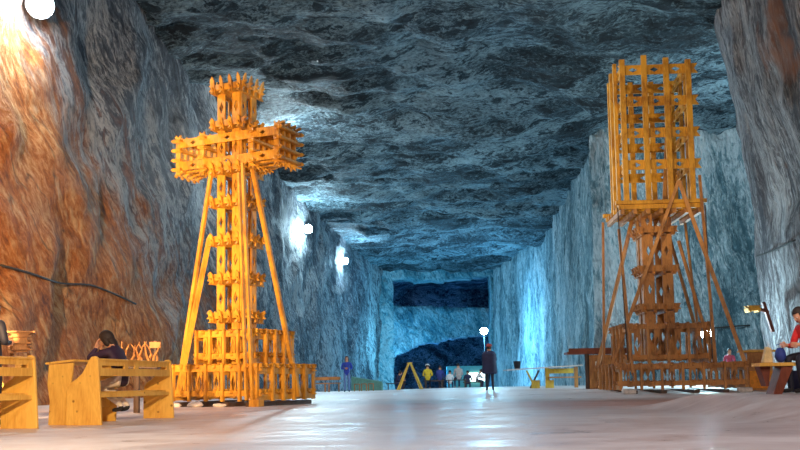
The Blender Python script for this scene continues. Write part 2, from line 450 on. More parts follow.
# struts (local ends)
for p0, p1, w in (((-.70, -.58, 6.2), (-1.45, -1.0, .2), .09), ((-.70, -.66, 4.35), (-1.10, -1.42, .2), .12), ((.42, -.74, 6.25), (1.26, -1.50, .05), .07),
                  ((.42, -.3, 6.25), (1.46, .35, .1), .12), ((-.60, .45, 5.4), (-1.45, 1.45, .2), .09), ((.30, -.74, 6.0), (1.08, -1.50, .05), .06)):
    m_ = MB(); m_.beam(p0, p1, w, .09); m_.build('strut', 'lattice_pine', cross)
for q in (-1.1, -.4, .4, 1.1):
    m_ = MB(); m_.beam((q, -1.45, -.07), (q, 1.45, -.07), .14, .18); m_.build('sleeper', 'dark_wood', cross)
corner = cross.matrix_world
m_ = MB(); m_.box((1.30, -1.40, -.02), .30, .26, .20); m_.build('corner_block', 'lattice_pine', cross, bevel=.02)

# ---- tower
TX = V((8.85, 30.0, 0))
tower = thing('lattice_tower', 'tall timber tower with open square cage on top, right of the hall', 'tower', (TX.x, TX.y, gz(TX.x, TX.y)+.0), R(-2.86))
tier(tower, (0, 0, 0), 1.92, .06, .86, 6, 'shaded_weathered_pine')
tier(tower, (-.25, 0, 0), 1.28, .90, 2.14, 4, 'shaded_weathered_pine')
cxo = -.28
for z in (2.72, 3.98, 5.28):
    m_ = MB(); ring(m_, (cxo, 0, z), X, Y, Z, .50, .70, .2, .07, True); teeth(m_, (cxo, 0, z), X, Y, Z, .5, .70, .12)
    m_.build('ring_frame', 'shaded_weathered_pine', tower)
lv = [.9, 2.72, 3.98, 5.28, 6.0]
for z0, z1 in zip(lv, lv[1:]):
    uprights(tower, (cxo, 0, z0+.1), X, Y, Z, .47, z1-z0-.2, 'shaded_weathered_pine', .32)
# cage
cz0, cz1, ch, cd = 6.12, 10.9, 1.07, 1.0
m_ = MB()
for k in range(6):
    y_ = -1.15+2.3*k/5; m_.beam((cxo-1.35, y_, 5.98), (cxo+1.35, y_, 5.98), .14, .12)
plat = m_.build('platform', 'lattice_pine', tower)
m_ = MB()
for k in range(7):
    x_ = -1.25+2.5*k/6; m_.beam((cxo+x_, -1.25, 5.82), (cxo+x_, 1.2, 5.82), .16, .12)
m_.build('joist', 'shaded_weathered_pine', plat)
for y_ in (-1.2, 1.15): m_ = MB(); m_.beam((cxo-1.45, y_, 6.12), (cxo+1.45, y_, 6.12), .12, .16); m_.build('edge_beam', 'lattice_pine', plat)
for k in range(4):
    q = -1+2*k/3
    for s in (-1, 1):
        for a in (0, 1):
            if a == 1 and k in (0, 3): continue
            hh = ch if a == 0 else cd
            p = V((cxo+q*ch, s*(cd+.10), 0)) if a == 0 else V((cxo+s*(ch+.10), q*cd, 0))
            dz = [.0, .12, .02, -.06][k] if s < 0 else -.05
            m_ = MB(); m_.beam(p+Z*cz0, p+Z*(cz1+dz), .17, .11, X if a == 0 else Y); m_.build('cage_post', 'lattice_pine', tower)
for r_ in range(4):
    z = 10.58-r_*1.06
    for s in (-1, 1):
        m_ = MB(); m_.board((cxo-ch-.12, s*cd, z), (cxo+ch+.34, s*cd, z), .32, .05, Z, fish=.12, holes=(.19, .458, .726), hl=.15, hw=.085); m_.build('cage_rail', 'lattice_pine', tower)
        m_ = MB(); m_.board((cxo+s*ch, -cd-.12, z-.03), (cxo+s*ch, cd+.2, z-.03), .32, .05, Z, fish=.12, holes=(.22, .5, .78), hl=.15, hw=.085); m_.build('cage_rail', 'lattice_pine', tower)
# leaning spare boards inside the cage on the right
for k in range(3):
    m_ = MB(); m_.beam((cxo+.35+.12*k, -.2+.3*k, 6.2), (cxo+.72+.08*k, .1+.3*k, 10.2-.5*k), .12, .05, X); m_.build('inner_board', 'shaded_weathered_pine', tower)
# braces
f0 = (cxo+.55, -1.42, 6.75)
for p0, p1, w in ((f0, (-1.95, -.6, .8), .11), (f0, (1.86, -2.1, .9), .12), ((cxo+1.2, -1.45, 6.9), (1.0, -2.05, .8), .08), ((cxo-.5, .9, 5.9), (-2.0, 1.95, .7), .13),
                  ((cxo-1.45, -1.55, 5.2), (-1.55, -2.05, .6), .08), ((cxo+.6, .2, 5.1), (1.75, 1.6, .8), .10), ((cxo+.65, -.7, 4.9), (1.15, -1.4, .9), .09),
                  ((cxo+1.3, .9, 5.9), (1.7, 1.9, .8), .08), ((cxo-1.45, 1.2, 5.9), (-1.9, 1.0, .8), .08)):
    m_ = MB(); m_.beam(p0, p1, w, .07); m_.build('brace', 'shaded_weathered_pine', tower)
for x_ in (-1.62, 1.45):
    m_ = MB(); m_.tube([(cxo+x_*.9, -1.56, 5.9), (cxo+x_*.85, -1.9, 1.0)], .022, 6); m_.build('guy_pole', 'dark_wood', tower)
for x_ in (-1.5, -.6, .4, 1.3):
    m_ = MB(); m_.beam((x_, -2.0, .0), (x_, 2.0, .0), .10, .18); m_.build('sleeper', 'dark_wood', tower)
for x_, lab in ((-1.72, 'pale salt stone wedged under the left front corner of the timber tower'), (1.8, 'pale salt stone wedged under the right front corner of the timber tower')):
    p = tower.location+Matrix.Rotation(R(-2.86), 3, 'Z')@V((x_, -2.2, 0))
    m_ = MB(); m_.box((0, 0, .08), .42, .22, .16)
    o = m_.build('stone_block', 'stone', None, bevel=.03); o.location = (p.x, p.y, gz(p.x, p.y)); tag(o, lab, 'stone')
# salt lumps under the cross
for k, (x_, y_, r_) in enumerate(((-1.0, -1.62, .10), (-.35, -1.66, .13), (.35, -1.62, .09))):
    p = CX+Matrix.Rotation(-th, 3, 'Z')@V((x_, y_, 0)); m_ = MB(); m_.ball((0, 0, r_*.5), r_*1.7, r_, r_*.6, 9, 6)
    for i, v in enumerate(m_.v): m_.v[i] = v*(1+.35*noise.noise(v*9+V((k*5, 0, 0))))
    o = m_.build('salt_lump', 'stone'); o.location = (p.x, p.y, gz(p.x, p.y)); tag(o, ['white salt lump at the left end of the cross base', 'largest white salt lump before the middle of the cross base', 'small white salt lump near the front corner of the cross base'][k], 'rock', 'salt lumps before the cross')

# ------------------------------------------------------------ pews
def panel(mb, x, prof, t=.05):
    mb.prism([(x, y, z) for y, z in prof], (t, 0, 0))
PEW = [(-.03, 0), (.53, 0), (.53, .34), (.52, .55), (.47, .62), (.37, .68), (.28, .76), (.22, .86), (.18, .95), (.13, 1.0), (.07, 1.01), (.03, .98)]
def pew(loc, rz, L, label, group='wooden pews', desk=False):
    t = thing('pew', label, 'pew', loc, rz, group)
    for x in (0, L): m_ = MB(); panel(m_, x, PEW); m_.build('end_panel', 'pine', t, bevel=.008)
    m_ = MB(); m_.prism([(0.02, .03, .70), (.02, .07, .72), (.02, .12, .95), (.02, .03, .95)], (0, 0, 0)) if False else None
    m_ = MB(); m_.prism([(.02, .045, .72), (.02, .075, .955), (.02, .105, .955), (.02, .075, .72)], (0, 0, 0)) if 0 else None
    m_.beam((.02, .05, .775), (L-.02, .05, .775), .115, .03); m_.beam((.02, .065, .915), (L-.02, .065, .915), .085, .03)
    for f_ in (.03, .36, .5, .97): m_.beam((L*f_-.06, .058, .85), (L*f_+.06, .058, .85), .10, .028)
    m_.build('backrest', 'pine', t)
    m_ = MB(); m_.beam((0, .09, .965), (L, .09, .965), .11, .025, (0, 1, .1)); m_.build('top_rail', 'pine', t)
    m_ = MB(); m_.beam((.02, .29, .47), (L-.02, .29, .47), .36, .035, (0, 1, 0)); m_.build('seat', 'pine', t)
    m_ = MB(); m_.beam((.02, .06, .43), (L-.02, .06, .43), .06, .03); m_.build('stretcher', 'pine', t)
    return t
DESK = [(0, 0), (.38, 0), (.36, .35), (.40, .60), (.38, .90), (-.02, .92), (.02, .6), (-.02, .3)]
def desk(loc, rz, L, label):
    t = thing('kneeler_desk', label, 'desk', loc, rz)
    for x in (0, L): m_ = MB(); panel(m_, x, DESK); m_.build('end_panel', 'pine', t, bevel=.008)
    m_ = MB(); m_.beam((-.03, .2, .935), (L+.03, .2, .935), .46, .03, (0, 1, -.08)); m_.build('desk_top', 'pine', t)
    m_ = MB(); m_.beam((.02, .1, .3), (L-.02, .1, .3), .14, .03); m_.build('stretcher', 'pine', t)
    return t
# pew: local +x is its length (away from camera), +y its depth (to the left)
phi = R(79.5)
p2 = P(100, 419, 13.2); pA = (p2.x, 13.2, gz(p2.x, 13.2))
pew2 = pew(pA, phi, 2.45, 'pine pew with the seated woman behind its backrest')
ddir = V((-math.sin(phi), math.cos(phi), 0)); ldir = V((math.cos(phi), math.sin(phi), 0))
dA = V(pA)+ddir*.50+ldir*.10; desk((dA.x, dA.y, 0), phi, 1.3, 'pine kneeler desk directly in front of the woman\'s pew')
p1 = P(36, 428, 12.4); pB = V((p1.x, 12.4, 0))-ldir*2.4
pew((pB.x, pB.y, 0), phi, 2.4, 'nearest pine pew, cut off by the left edge of the photo')
p3 = P(55, 412, 17.0); pC = V((p3.x, 17, 0))-ldir*2.0
pew((pC.x, pC.y, 0), phi+R(28), 2.3, 'yellow pine pew farther back, seen between the two nearer pews')

# lattice box stand behind the first pew
ps = P(20, 390, 15.2)
t = thing('lattice_stand', 'small stacked timber lattice stand behind the leftmost pew', 'stand', (ps.x, 15.2, 0), R(20))
m_ = MB(); m_.beam((0, 0, 0), (0, 0, 1.1), .14, .14); m_.build('post', 'pine', t)
m_ = MB(); m_.box((0, 0, .03), .4, .4, .06); m_.build('foot', 'pine', t)
for k in range(3):
    m_ = MB(); ring(m_, (0, 0, 1.17+.11*k), X, Y, Z, .13, .20, .07, .05, False); m_.box((0, 0, 1.17+.11*k), .22, .22, .03); m_.build('lattice_layer', 'shaded_weathered_pine', t)
m_ = MB(); m_.box((0, 0, 1.50), .46, .4, .03); m_.build('tray', 'shaded_weathered_pine', t)

# ------------------------------------------------------------ people
def chain_hand(add, w, d, n, curl=.5, r=.009):
    "palm + four fingers + thumb; d along hand, n palm normal"
    d = V(d).normalized(); n = V(n); n = (n-d*n.dot(d)).normalized(); s = d.cross(n)
    for k, L in ((-1.5, .065), (-.5, .078), (.5, .074), (1.5, .058)):
        a = w+d*.035+s*(k*.014); b_ = w+d*.088+s*(k*.021); c1 = b_+(d*math.cos(curl)+n*math.sin(curl))*L*.55; c2 = c1+(d*math.cos(curl*2)+n*math.sin(curl*2))*L*.45
        add([a, b_, c1, c2], [.013, r, r, r*.8], 'hand')
    a = w+d*.03-s*.018; b_ = w+d*.05-s*.045+n*.01; c1 = w+d*.082-s*.055+n*.025
    add([a, b_, c1], [.014, .011, .009], 'hand')
def person(name, label, J, cols, loc, rz, hair='short', scale=1.0, hat=None, bag=None, group=None):
    """J: joints, local facing -Y. cols: region -> material"""
    t = thing(name, label, 'person', loc, rz, group); t.scale = (scale,)*3
    vs, es, rad, segs, roots = [], [], [], [], []
    def addv(p, r): vs.append(V(p)); rad.append(r); return len(vs)-1
    def add(pts, rs, reg):
        i0 = None
        for p, r in zip(pts, rs):
            i = addv(p, (r, r) if not isinstance(r, tuple) else r)
            if i0 is not None: es.append((i0, i)); segs.append((vs[i0], vs[i], reg, min(rad[i0][0], rad[i][0])))
            else: roots.append(i)
            i0 = i
    def link(i, j, reg): es.append((i, j)); segs.append((vs[i], vs[j], reg, min(rad[i][0], rad[j][0])))
    pel = addv(J['pelvis'], (.155, .12)); roots.append(pel)
    mid = addv(V(J['pelvis']).lerp(V(J['chest']), .5), (.135, .105)); ch_ = addv(J['chest'], (.165, .12))
    nb = addv(V(J['neck']), (.06, .06)); hd = addv(J['head'], (.088, .10)); ht = addv(J['top'], (.07, .08))
    link(pel, mid, 'jacket'); link(mid, ch_, 'jacket'); link(ch_, nb, 'jacket'); link(nb, hd, 'head'); link(hd, ht, 'head')
    for s in ('l', 'r'):
        sh = addv(J['sh'+s], (.068, .068)); el = addv(J['el'+s], (.05, .05)); wr = addv(J['wr'+s], (.030, .034))
        link(ch_, sh, 'jacket'); link(sh, el, 'jacket'); link(el, wr, 'jacket')
        dd = V(J.get('hd'+s, V(J['wr'+s])-V(J['el'+s]))).normalized(); pm = addv(vs[wr]+dd*.07, (.034, .02)); link(wr, pm, 'hand')
        chain_hand(add, vs[wr], dd, V(J.get('pn'+s, (0, -1, .01))), J.get('curl', .5))
        hp = addv(J['hp'+s], (.09, .09)); kn = addv(J['kn'+s], (.062, .062)); ca = addv(V(J['kn'+s]).lerp(V(J['an'+s]), .35), (.058, .058)); an = addv(J['an'+s], (.042, .042))
        link(pel, hp, 'legs'); link(hp, kn, 'legs'); link(kn, ca, 'legs'); link(ca, an, 'legs')
        he = addv(V(J['an'+s])+V((0, 0, -.045)), (.04, .04)); to = addv(J['to'+s], (.042, .03)); link(an, he, 'shoes'); link(he, to, 'shoes')
    me = bpy.data.meshes.new('body'); me.from_pydata([tuple(v) for v in vs], es, [])
    o = bpy.data.objects.new('body_tmp', me); C.objects.link(o)
    sk = o.modifiers.new('s', 'SKIN'); sk.use_smooth_shade = True
    for i, r in enumerate(rad): me.skin_vertices[0].data[i].radius = r; me.skin_vertices[0].data[i].use_root = i in roots
    ss = o.modifiers.new('u', 'SUBSURF'); ss.levels = 2; ss.render_levels = 2
    dg = bpy.context.evaluated_depsgraph_get(); ev = o.evaluated_get(dg)
    m2 = bpy.data.meshes.new_from_object(ev); bpy.data.objects.remove(o)
    regs = ['jacket', 'legs', 'shoes', 'head', 'hand']; m2.materials.clear()
    for r in regs: m2.materials.append(MATS[cols.get(r, 'skin')])
    for p in m2.polygons:
        best = None
        for a, b_, reg, r in segs:
            ab = b_-a; u = max(0, min(1, (p.center-a).dot(ab)/max(ab.length_squared, 1e-9))); dd = ((p.center-(a+ab*u)).length)-r
            if best is None or dd < best[0]: best = (dd, reg)
        p.material_index = regs.index(best[1]); p.use_smooth = True
    bo = bpy.data.objects.new('body', m2); C.objects.link(bo); bo.parent = t
    # head details
    hc = V(J['head'])*.62+V(J['top'])*.38; up = (V(J['top'])-V(J['head'])).normalized(); fw = V(J.get('face', (0, -1, 0))); fw = (fw-up*fw.dot(up)).normalized(); sd = up.cross(fw)
    M_ = Matrix((sd, -fw, up)).transposed()
    def put(mb, nm, mat, smooth=True):
        for i, v in enumerate(mb.v): mb.v[i] = hc+M_@v
        ob = mb.build(nm, mat, t, smooth); return ob
    put(MB().ball((0, 0, -.005), .078, .095, .118, 18, 12), 'head', 'skin')
    put(MB().ball((0, -.098, -.02), .013, .02, .024, 8, 6), 'nose', 'skin')
    for s in (-1, 1):
        put(MB().ball((s*.031, -.083, .005), .013, .009, .008, 8, 6), 'eye', 'white_cloth')
        put(MB().ball((s*.031, -.091, .005), .006, .004, .006, 8, 6), 'pupil', 'black_plastic')
        put(MB().ball((s*.079, .0, -.01), .01, .02, .03, 8, 6), 'ear', 'skin')
    put(MB().ball((0, -.088, -.062), .024, .008, .007, 8, 6), 'mouth', 'red_cloth')
    # hair: shell over the skull, open at the face
    mb = MB(); n0 = MB().ball((0, .012, .012), .094, .112, .124, 20, 14)
    low = {'short': -.04, 'bob': -.13, 'long': -.2}[hair]
    for f_ in n0.f:
        c = sum((n0.v[i] for i in f_), V())/len(f_)
        if c.y < -.045 and c.z < .055: continue
        if c.z < low: continue
        mb.poly([n0.v[i] for i in f_], [tuple(range(len(f_)))])
    if hair != 'short':
        L_ = .10 if hair == 'bob' else .2
        mb.ball((0, .055, -.05-L_/3), .085, .055, .07+L_/2, 12, 8)
        for s in (-1, 1): mb.ball((s*.078, .0, -.05), .025, .05, .085, 8, 6)
    put(mb, 'hair', cols.get('hair', 'dark_hair'))
    if hat: put(MB().lathe((0, .005, .05), [(.125, 0), (.128, .01), (.108, .02), (.10, .075), (.06, .1), (.01, .105)], 16), 'hat', hat)
    return t
def stand(arms='down', stride=0):
    J = dict(pelvis=(0, 0, .95), chest=(0, 0, 1.30), neck=(0, 0, 1.47), head=(0, -.02, 1.58), top=(0, -.01, 1.67), face=(0, -1, 0))
    for s, k in (('l', 1), ('r', -1)):
        J['sh'+s] = (k*.19, 0, 1.40); J['hp'+s] = (k*.09, 0, .90)
        st = k*stride
        J['kn'+s] = (k*.10, -.03-st*.5, .50); J['an'+s] = (k*.10, .02-st, .09); J['to'+s] = (k*.12, -.14-st, .035)
        if arms == 'down': J['el'+s] = (k*.25, .03, 1.12); J['wr'+s] = (k*.25, -.03, .88)
        if arms == 'hips': J['el'+s] = (k*.36, .06, 1.15); J['wr'+s] = (k*.2, -.12, 1.02); J['hd'+s] = (-k*.8, -.5, -.2)
        if arms == 'fold': J['el'+s] = (k*.25, -.02, 1.12); J['wr'+s] = (k*.06, -.24, 1.14); J['hd'+s] = (-k, -.05, 0)
    return J
def sit(lean=0, arms='lap', seat=.45):
    c = math.sin(lean); k_ = math.cos(lean)
    def up(h, f=0): return V((0, -c*h-f, seat+.11+k_*h))
    J = dict(pelvis=up(0), chest=up(.36), neck=up(.53), head=up(.64, .03), top=up(.72, .045), face=(0, -1, -.3*c))
    for s, k in (('l', 1), ('r', -1)):
        p = up(.45); J['sh'+s] = (k*.18, p.y, p.z); J['hp'+s] = (k*.10, -.04, seat+.1); J['kn'+s] = (k*.12, -.46, seat+.07); J['an'+s] = (k*.12, -.42, .09); J['to'+s] = (k*.13, -.58, .035)
        if arms == 'lap': J['el'+s] = (k*.25, p.y-.06, p.z-.27); J['wr'+s] = (k*.14, p.y-.27, seat+.26)
        if arms == 'front': J['el'+s] = (k*.26, p.y-.16, p.z-.23); J['wr'+s] = (k*.14, p.y-.38, p.z-.22)
    return J
# praying woman
J = sit(R(16), 'lap', .50)
hd_ = V(J['head'])
J['head'] = hd_+V((0, -.05, -.02)); J['top'] = hd_+V((0, -.10, .05)); J['face'] = (0, -.8, -.6)
for s_, k in (('l', 1), ('r', -1)):
    J['el'+s_] = (k*.20, -.46, .93); J['wr'+s_] = (k*.07, -.40, 1.09); J['hd'+s_] = (-k*.12, .10, 1); J['pn'+s_] = (-k*.2, .9, 0)
    J['kn'+s_] = (k*.11, -.36, .54); J['an'+s_] = (k*.10, .02, .24); J['to'+s_] = (k*.11, -.12, .17)
J['curl'] = .35
wp = V(pA)+ldir*1.1+ddir*.21
person('seated_woman', 'woman in dark purple jacket and white trousers, face resting in her hand', J,
       dict(jacket='purple_jacket', legs='white_trousers', shoes='black_shoe', hair='dark_hair'), (wp.x, wp.y, 0), phi+math.pi, 'bob', 1.07)
# person cut off at the left edge
wq = P(-9, 390, 13.9)
person('standing_person', 'dark-haired person in black standing at the very left edge behind the nearest pew', stand('fold'), dict(jacket='dark_cloth', legs='dark_cloth', shoes='black_shoe'), (wq.x, 13.9, 0), R(150), 'long', 1.12)
# person right edge
g = G(819, 13.6)
J = sit(R(24), 'lap', .48); J['face'] = (0, -1, -.4)
person('seated_person', 'person in red jacket and dark trousers sitting on a bench at the right edge', J,
       dict(jacket='red_jacket', legs='dark_cloth', shoes='black_shoe'), (g.x, 13.6, g.z+.01), R(-72), 'bob', .97)
# far people
def far(px, Y, name, label, J, cols, rz, hair='short', sc=1.0, hat=None, dz=0, group=None):
    g = G(px, Y); return person(name, label, J, cols, (g.x, Y, g.z+dz), rz, hair, sc, hat, group=group)
far(347, 44, 'standing_woman', 'woman in blue jacket and jeans standing by the far left wall', stand('fold'), dict(jacket='blue_jacket', legs='jeans', shoes='black_shoe', hair='brown_hair'), 0, 'long', 1.0)
far(490, 34, 'walking_person', 'person in dark coat and reddish cap walking on the hall floor', stand('fold', .14), dict(jacket='navy_cloth', legs='dark_cloth', shoes='black_shoe'), math.pi, 'short', 1.0, 'red_cloth')
wk = [o for o in bpy.data.objects if o.name.startswith('walking_person')][0]
mb = MB().lathe((0, 0, 0), [(.27, .62), (.29, .7), (.26, .95), (.25, 1.15), (.27, 1.35), (.20, 1.46), (.09, 1.5)], 18)
for i_, v_ in enumerate(mb.v): mb.v[i_] = V((v_.x, v_.y*.8-.03, v_.z))
mb.build('coat', 'navy_cloth', wk, True)
far(396, 52, 'crouching_person', 'small dark figure beside the yellow trestle in the far passage', sit(R(25), 'lap', .38), dict(jacket='navy_cloth', legs='navy_cloth', shoes='black_shoe'), R(70), sc=.95)
far(428, 50, 'seated_person', 'person in yellow jacket and pale cap seated with their back turned', sit(R(8)), dict(jacket='yellow_jacket', legs='dark_cloth'), math.pi, sc=1.0, hat='white_cloth', group='people around the far tables')
far(440, 51, 'seated_person', 'person in blue jacket seated right of the yellow jacket', sit(R(10)), dict(jacket='blue_cloth', legs='dark_cloth'), R(165), sc=.98, group='people around the far tables')
far(459, 50, 'seated_person', 'dark-haired person in pale grey top seated before the bright window', sit(R(6)), dict(jacket='grey_jacket', legs='navy_cloth'), R(190), sc=1.0, group='people around the far tables')
far(450, 53, 'seated_person', 'person in white between the blue jacket and the grey top', sit(R(10)), dict(jacket='white_cloth', legs='navy_cloth'), R(170), sc=.9, group='people around the far tables')
far(476, 52, 'seated_person', 'person in white and navy leaning at the table beneath the glow', sit(R(30), 'front'), dict(jacket='white_cloth', legs='navy_cloth'), R(100), sc=.9, group='people around the far tables')
far(468, 54, 'seated_person', 'dark-clothed person left of the one leaning beneath the glow', sit(R(10)), dict(jacket='navy_cloth', legs='navy_cloth'), R(175), sc=.95, group='people around the far tables')

# ------------------------------------------------------------ far furniture
def stool(loc, label):
    t = thing('bench', label, 'bench', loc, 0)
    m_ = MB(); m_.box((0, 0, .44), 1.15, .3, .05); m_.build('seat', 'dark_wood', t)
    for x_ in (-.45, .45): m_ = MB(); m_.box((x_, 0, .21), .06, .26, .42); m_.build('leg', 'dark_wood', t)
    return t
for px, Yk, lab in ((434, 50.4, 'dark low bench under the yellow and blue jackets'), (457, 50.3, 'dark low bench under the grey top'), (473, 52.6, 'dark low bench beneath the distant glow'), (396, 52, 'dark low bench beneath the small dark figure')):
    g = G(px, Yk); stool((g.x, Yk, g.z), lab)
def trestle(loc, label, sc=1, mat='yellow_wood'):
    t = thing('trestle', label, 'trestle', loc, R(10)); t.scale = (sc,)*3
    for s in (-1, 1):
        for y_ in (-.25, .25):
            m_ = MB(); m_.beam((s*.62, y_*1.2, 0), (s*.05, y_*.4, 1.38), .13, .06, (0, 1, 0)); m_.build('leg', mat, t)
        m_ = MB(); m_.beam((s*.42, -.24, .5), (s*.42, .24, .5), .08, .04); m_.build('rung', mat, t)
    m_ = MB(); m_.box((0, 0, 1.40), .22, .36, .05); m_.build('top', mat, t)
g = G(410, 46); trestle((g.x, 46, g.z-.05), 'yellow A-shaped wooden trestle in the far passage')
# pale low partition near standing woman
g0 = P(352, 377, 50); g1 = P(382, 380, 47)
m_ = MB(); m_.prism([(g0.x, 50, gz(g0.x, 50)), (g1.x, 47, gz(g1.x, 47)), (g1.x, 47, P(382, 381.5, 47).z), (g0.x, 50, P(352, 376.5, 50).z)], (.08, .06, 0))
o = m_.build('low_partition', 'teal_paint'); tag(o, 'pale green low partition right of the woman in blue', 'partition')
# small box seats in front of partition
for k, px in enumerate((357, 364, 371)):
    g = G(px, 45.5); t = thing('stool', ['small brown stool nearest the woman in blue', 'middle small brown stool before the green partition', 'small brown stool farthest right before the green partition'][k], 'stool', (g.x, 45.5, g.z), 0, 'small stools')
    m_ = MB(); m_.box((0, 0, .36), .27, .27, .04); m_.build('seat', 'shaded_weathered_pine', t)
    for a in (-1, 1):
        for b_ in (-1, 1): m_ = MB(); m_.beam((a*.12, b_*.12, 0), (a*.12, b_*.12, .35), .04, .04); m_.build('leg', 'shaded_weathered_pine', t)
for k, (px, yb) in enumerate(((322, 45), (332, 46))):
    Yk = yb
    g = G(px, Yk); t = thing('bench', ['brown bench right beside the cross base', 'brown bench left of the woman in blue'][k], 'bench', (g.x, Yk, g.z), R(8), 'brown benches by the far left wall')
    m_ = MB(); m_.box((0, 0, .44), .9, .3, .05); m_.build('seat', 'shaded_weathered_pine', t)
    for x_ in (-.35, .35): m_ = MB(); m_.box((x_, 0, .21), .06, .26, .42); m_.build('leg', 'shaded_weathered_pine', t)
    m_ = MB(); m_.box((0, .16, .68), .9, .04, .16); m_.build('backrest', 'shaded_weathered_pine', t)
# long table on yellow legs
g = G(549, 36.6)
t = thing('picnic_table', 'long pale-topped table on yellow legs in the middle distance', 'table', (g.x, 36.6, g.z), R(3))
m_ = MB(); m_.prism([(-1.85, -.4, .72), (1.2, -.4, .86), (1.2, -.4, .91), (-1.85, -.4, .76)], (0, .9, 0)); m_.build('table_top', 'stone', t)
m_ = MB(); m_.box((-.12, -.3, .40), .16, .08, .80); m_.build('leg', 'yellow_wood', t)
m_ = MB(); m_.box((1.05, -.3, .42), .14, .08, .84); m_.build('leg', 'shaded_weathered_pine', t)
m_ = MB(); m_.beam((-.95, -.25, .72), (-.6, -.25, .0), .07, .06, V((1, 0, 0))); m_.build('cross_leg', 'yellow_wood', t)
m_ = MB(); m_.beam((-.35, .2, .72), (-.72, .2, .0), .07, .06, V((1, 0, 0))); m_.build('cross_leg', 'dark_wood', t)
for x_ in (-.62, -.05): m_ = MB(); m_.box((x_, -.38, .16), .34, .03, .32); m_.build('front_panel', 'yellow_wood', t)
m_ = MB(); m_.box((.55, -.4, .42), 1.3, .3, .05); m_.build('bench_seat', 'shaded_weathered_pine', t)
m_ = MB(); m_.box((.5, .1, .68), 1.1, .05, .2); m_.build('apron', 'yellow_wood', t)
g2 = G(518, 36.4)
o = MB().lathe((0, 0, 0), [(.11, 0), (.15, .30), (.16, .31)], 14).build('bucket', 'black_plastic', None, True); o.location = (g2.x, 36.5, g.z+.795); tag(o, 'small dark bucket on the left end of the long table', 'bucket')
# kiosk counter
g = G(598, 33.5)
t = thing('counter', 'tall dark brown counter table just left of the tower base', 'counter', (g.x, 33.5, g.z), R(-3))
m_ = MB(); m_.box((0, 0, 1.32), 2.3, 1.0, .08); m_.box((0, -.46, 1.42), 2.2, .06, .14); m_.build('counter_top', 'red_wood', t)
m_ = MB(); m_.box((.25, 0, .62), 1.2, .7, 1.24); m_.build('cabinet', 'shaded_weathered_pine', t, bevel=.01)
for x_ in (-.42,): m_ = MB(); m_.tube([(x_, -.3, 0), (x_, -.3, 1.28)], .08, 10); m_.build('leg', 'dark_wood', t)
m_ = MB(); m_.box((-.05, -.36, .9), .16, .02, .2); m_.build('notice', 'paper', t)

# right: box counter, bench, bag
g = G(754, 29.5)
t = thing('wooden_lectern', 'pale wooden box desk with an orange front, right of the tower', 'desk', (g.x+.1, 29.5, g.z), R(-6))
m_ = MB(); m_.prism([(-.35, 0, 0), (.5, 0, 0), (.38, 0, 1.22), (-.35, 0, 1.22)], (0, .6, 0)); m_.build('body', 'shaded_weathered_pine', t)
m_ = MB(); m_.box((.03, 0, 1.26), 1.05, .75, .06); m_.build('desk_top', 'pine', t)
m_ = MB(); m_.prism([(-.3, -.32, .06), (.45, -.32, .06), (.4, -.32, .62), (-.3, -.32, .62)], (0, .03, 0)); m_.build('front_panel', 'orange_paint', t)
m_ = MB(); m_.box((0, -.1, 1.31), .5, .25, .03, .3); o = m_.build('book', 'paper'); o.location = (g.x+.1, 29.5, g.z); tag(o, 'open pale book lying on the wooden box desk', 'book')
g = G(778, 13.6)
t = thing('bench', 'dark red bench with slanting leg under the person in red', 'bench', (g.x, 13.6, g.z), 0)
m_ = MB(); m_.box((.44, 0, .445), 1.52, .34, .05); m_.build('seat', 'pine', t)
m_ = MB(); m_.prism([(-.13, 0, 0), (.0, 0, 0), (.19, 0, .42), (.02, 0, .42)], (0, .28, 0)); m_.build('leg', 'red_wood', t)
m_ = MB(); m_.prism([(-.29, .03, .42), (-.13, .03, .42), (-.16, .03, .12), (-.20, .03, .12)], (0, .2, 0)); m_.build('bracket', 'red_wood', t)
m_ = MB(); m_.prism([(.95, 0, 0), (1.1, 0, 0), (1.1, 0, .42), (.9, 0, .42)], (0, .28, 0)); m_.build('leg', 'red_wood', t)
bx = V((g.x, 13.6, g.z+.47))
m_ = MB(); m_.ball((.0, 0, .115), .08, .09, .115, 14, 10); m_.tube([(-.04, 0, .2), (-.05, 0, .27), (.02, 0, .29), (.05, 0, .2)], .008, 6)
o = m_.build('bag', 'blue_cloth', None, True); o.location = bx+V((.06, 0, 0)); tag(o, 'small dark blue bag on the red bench beside the person in red', 'bag')
m_ = MB(); m_.prism([(-.09, 0, 0), (.07, 0, 0), (.05, 0, .22), (-.02, 0, .25)], (0, .09, 0)); o = m_.build('paper_bag', 'straw', None, bevel=.01); o.location = bx+V((-.13, .02, 0)); tag(o, 'brown paper bag on the left end of the red bench', 'bag')
g = G(794, 15.0); o = MB().lathe((0, 0, 0), [(.13, 0), (.17, .34), (.18, .35)], 16).build('bin', 'navy_cloth', None, True); o.location = (g.x+.05, 15.0, g.z); tag(o, 'dark blue bin behind the red bench', 'bin')
# pink-clothed small bundle behind tower
g = G(735, 33); m_ = MB(); m_.ball((0, 0, 1.15), .16, .14, .2, 10, 8); m_.ball((0, 0, .65), .2, .17, .5, 10, 8); m_.ball((0, -.02, 1.45), .1, .1, .12, 10, 8)
J = stand('down'); person('standing_person', 'person in pink half hidden behind the right end of the tower base', J, dict(jacket='pink_cloth', legs='navy_cloth'), (g.x-.15, 33, g.z), 0, 'short', .8)

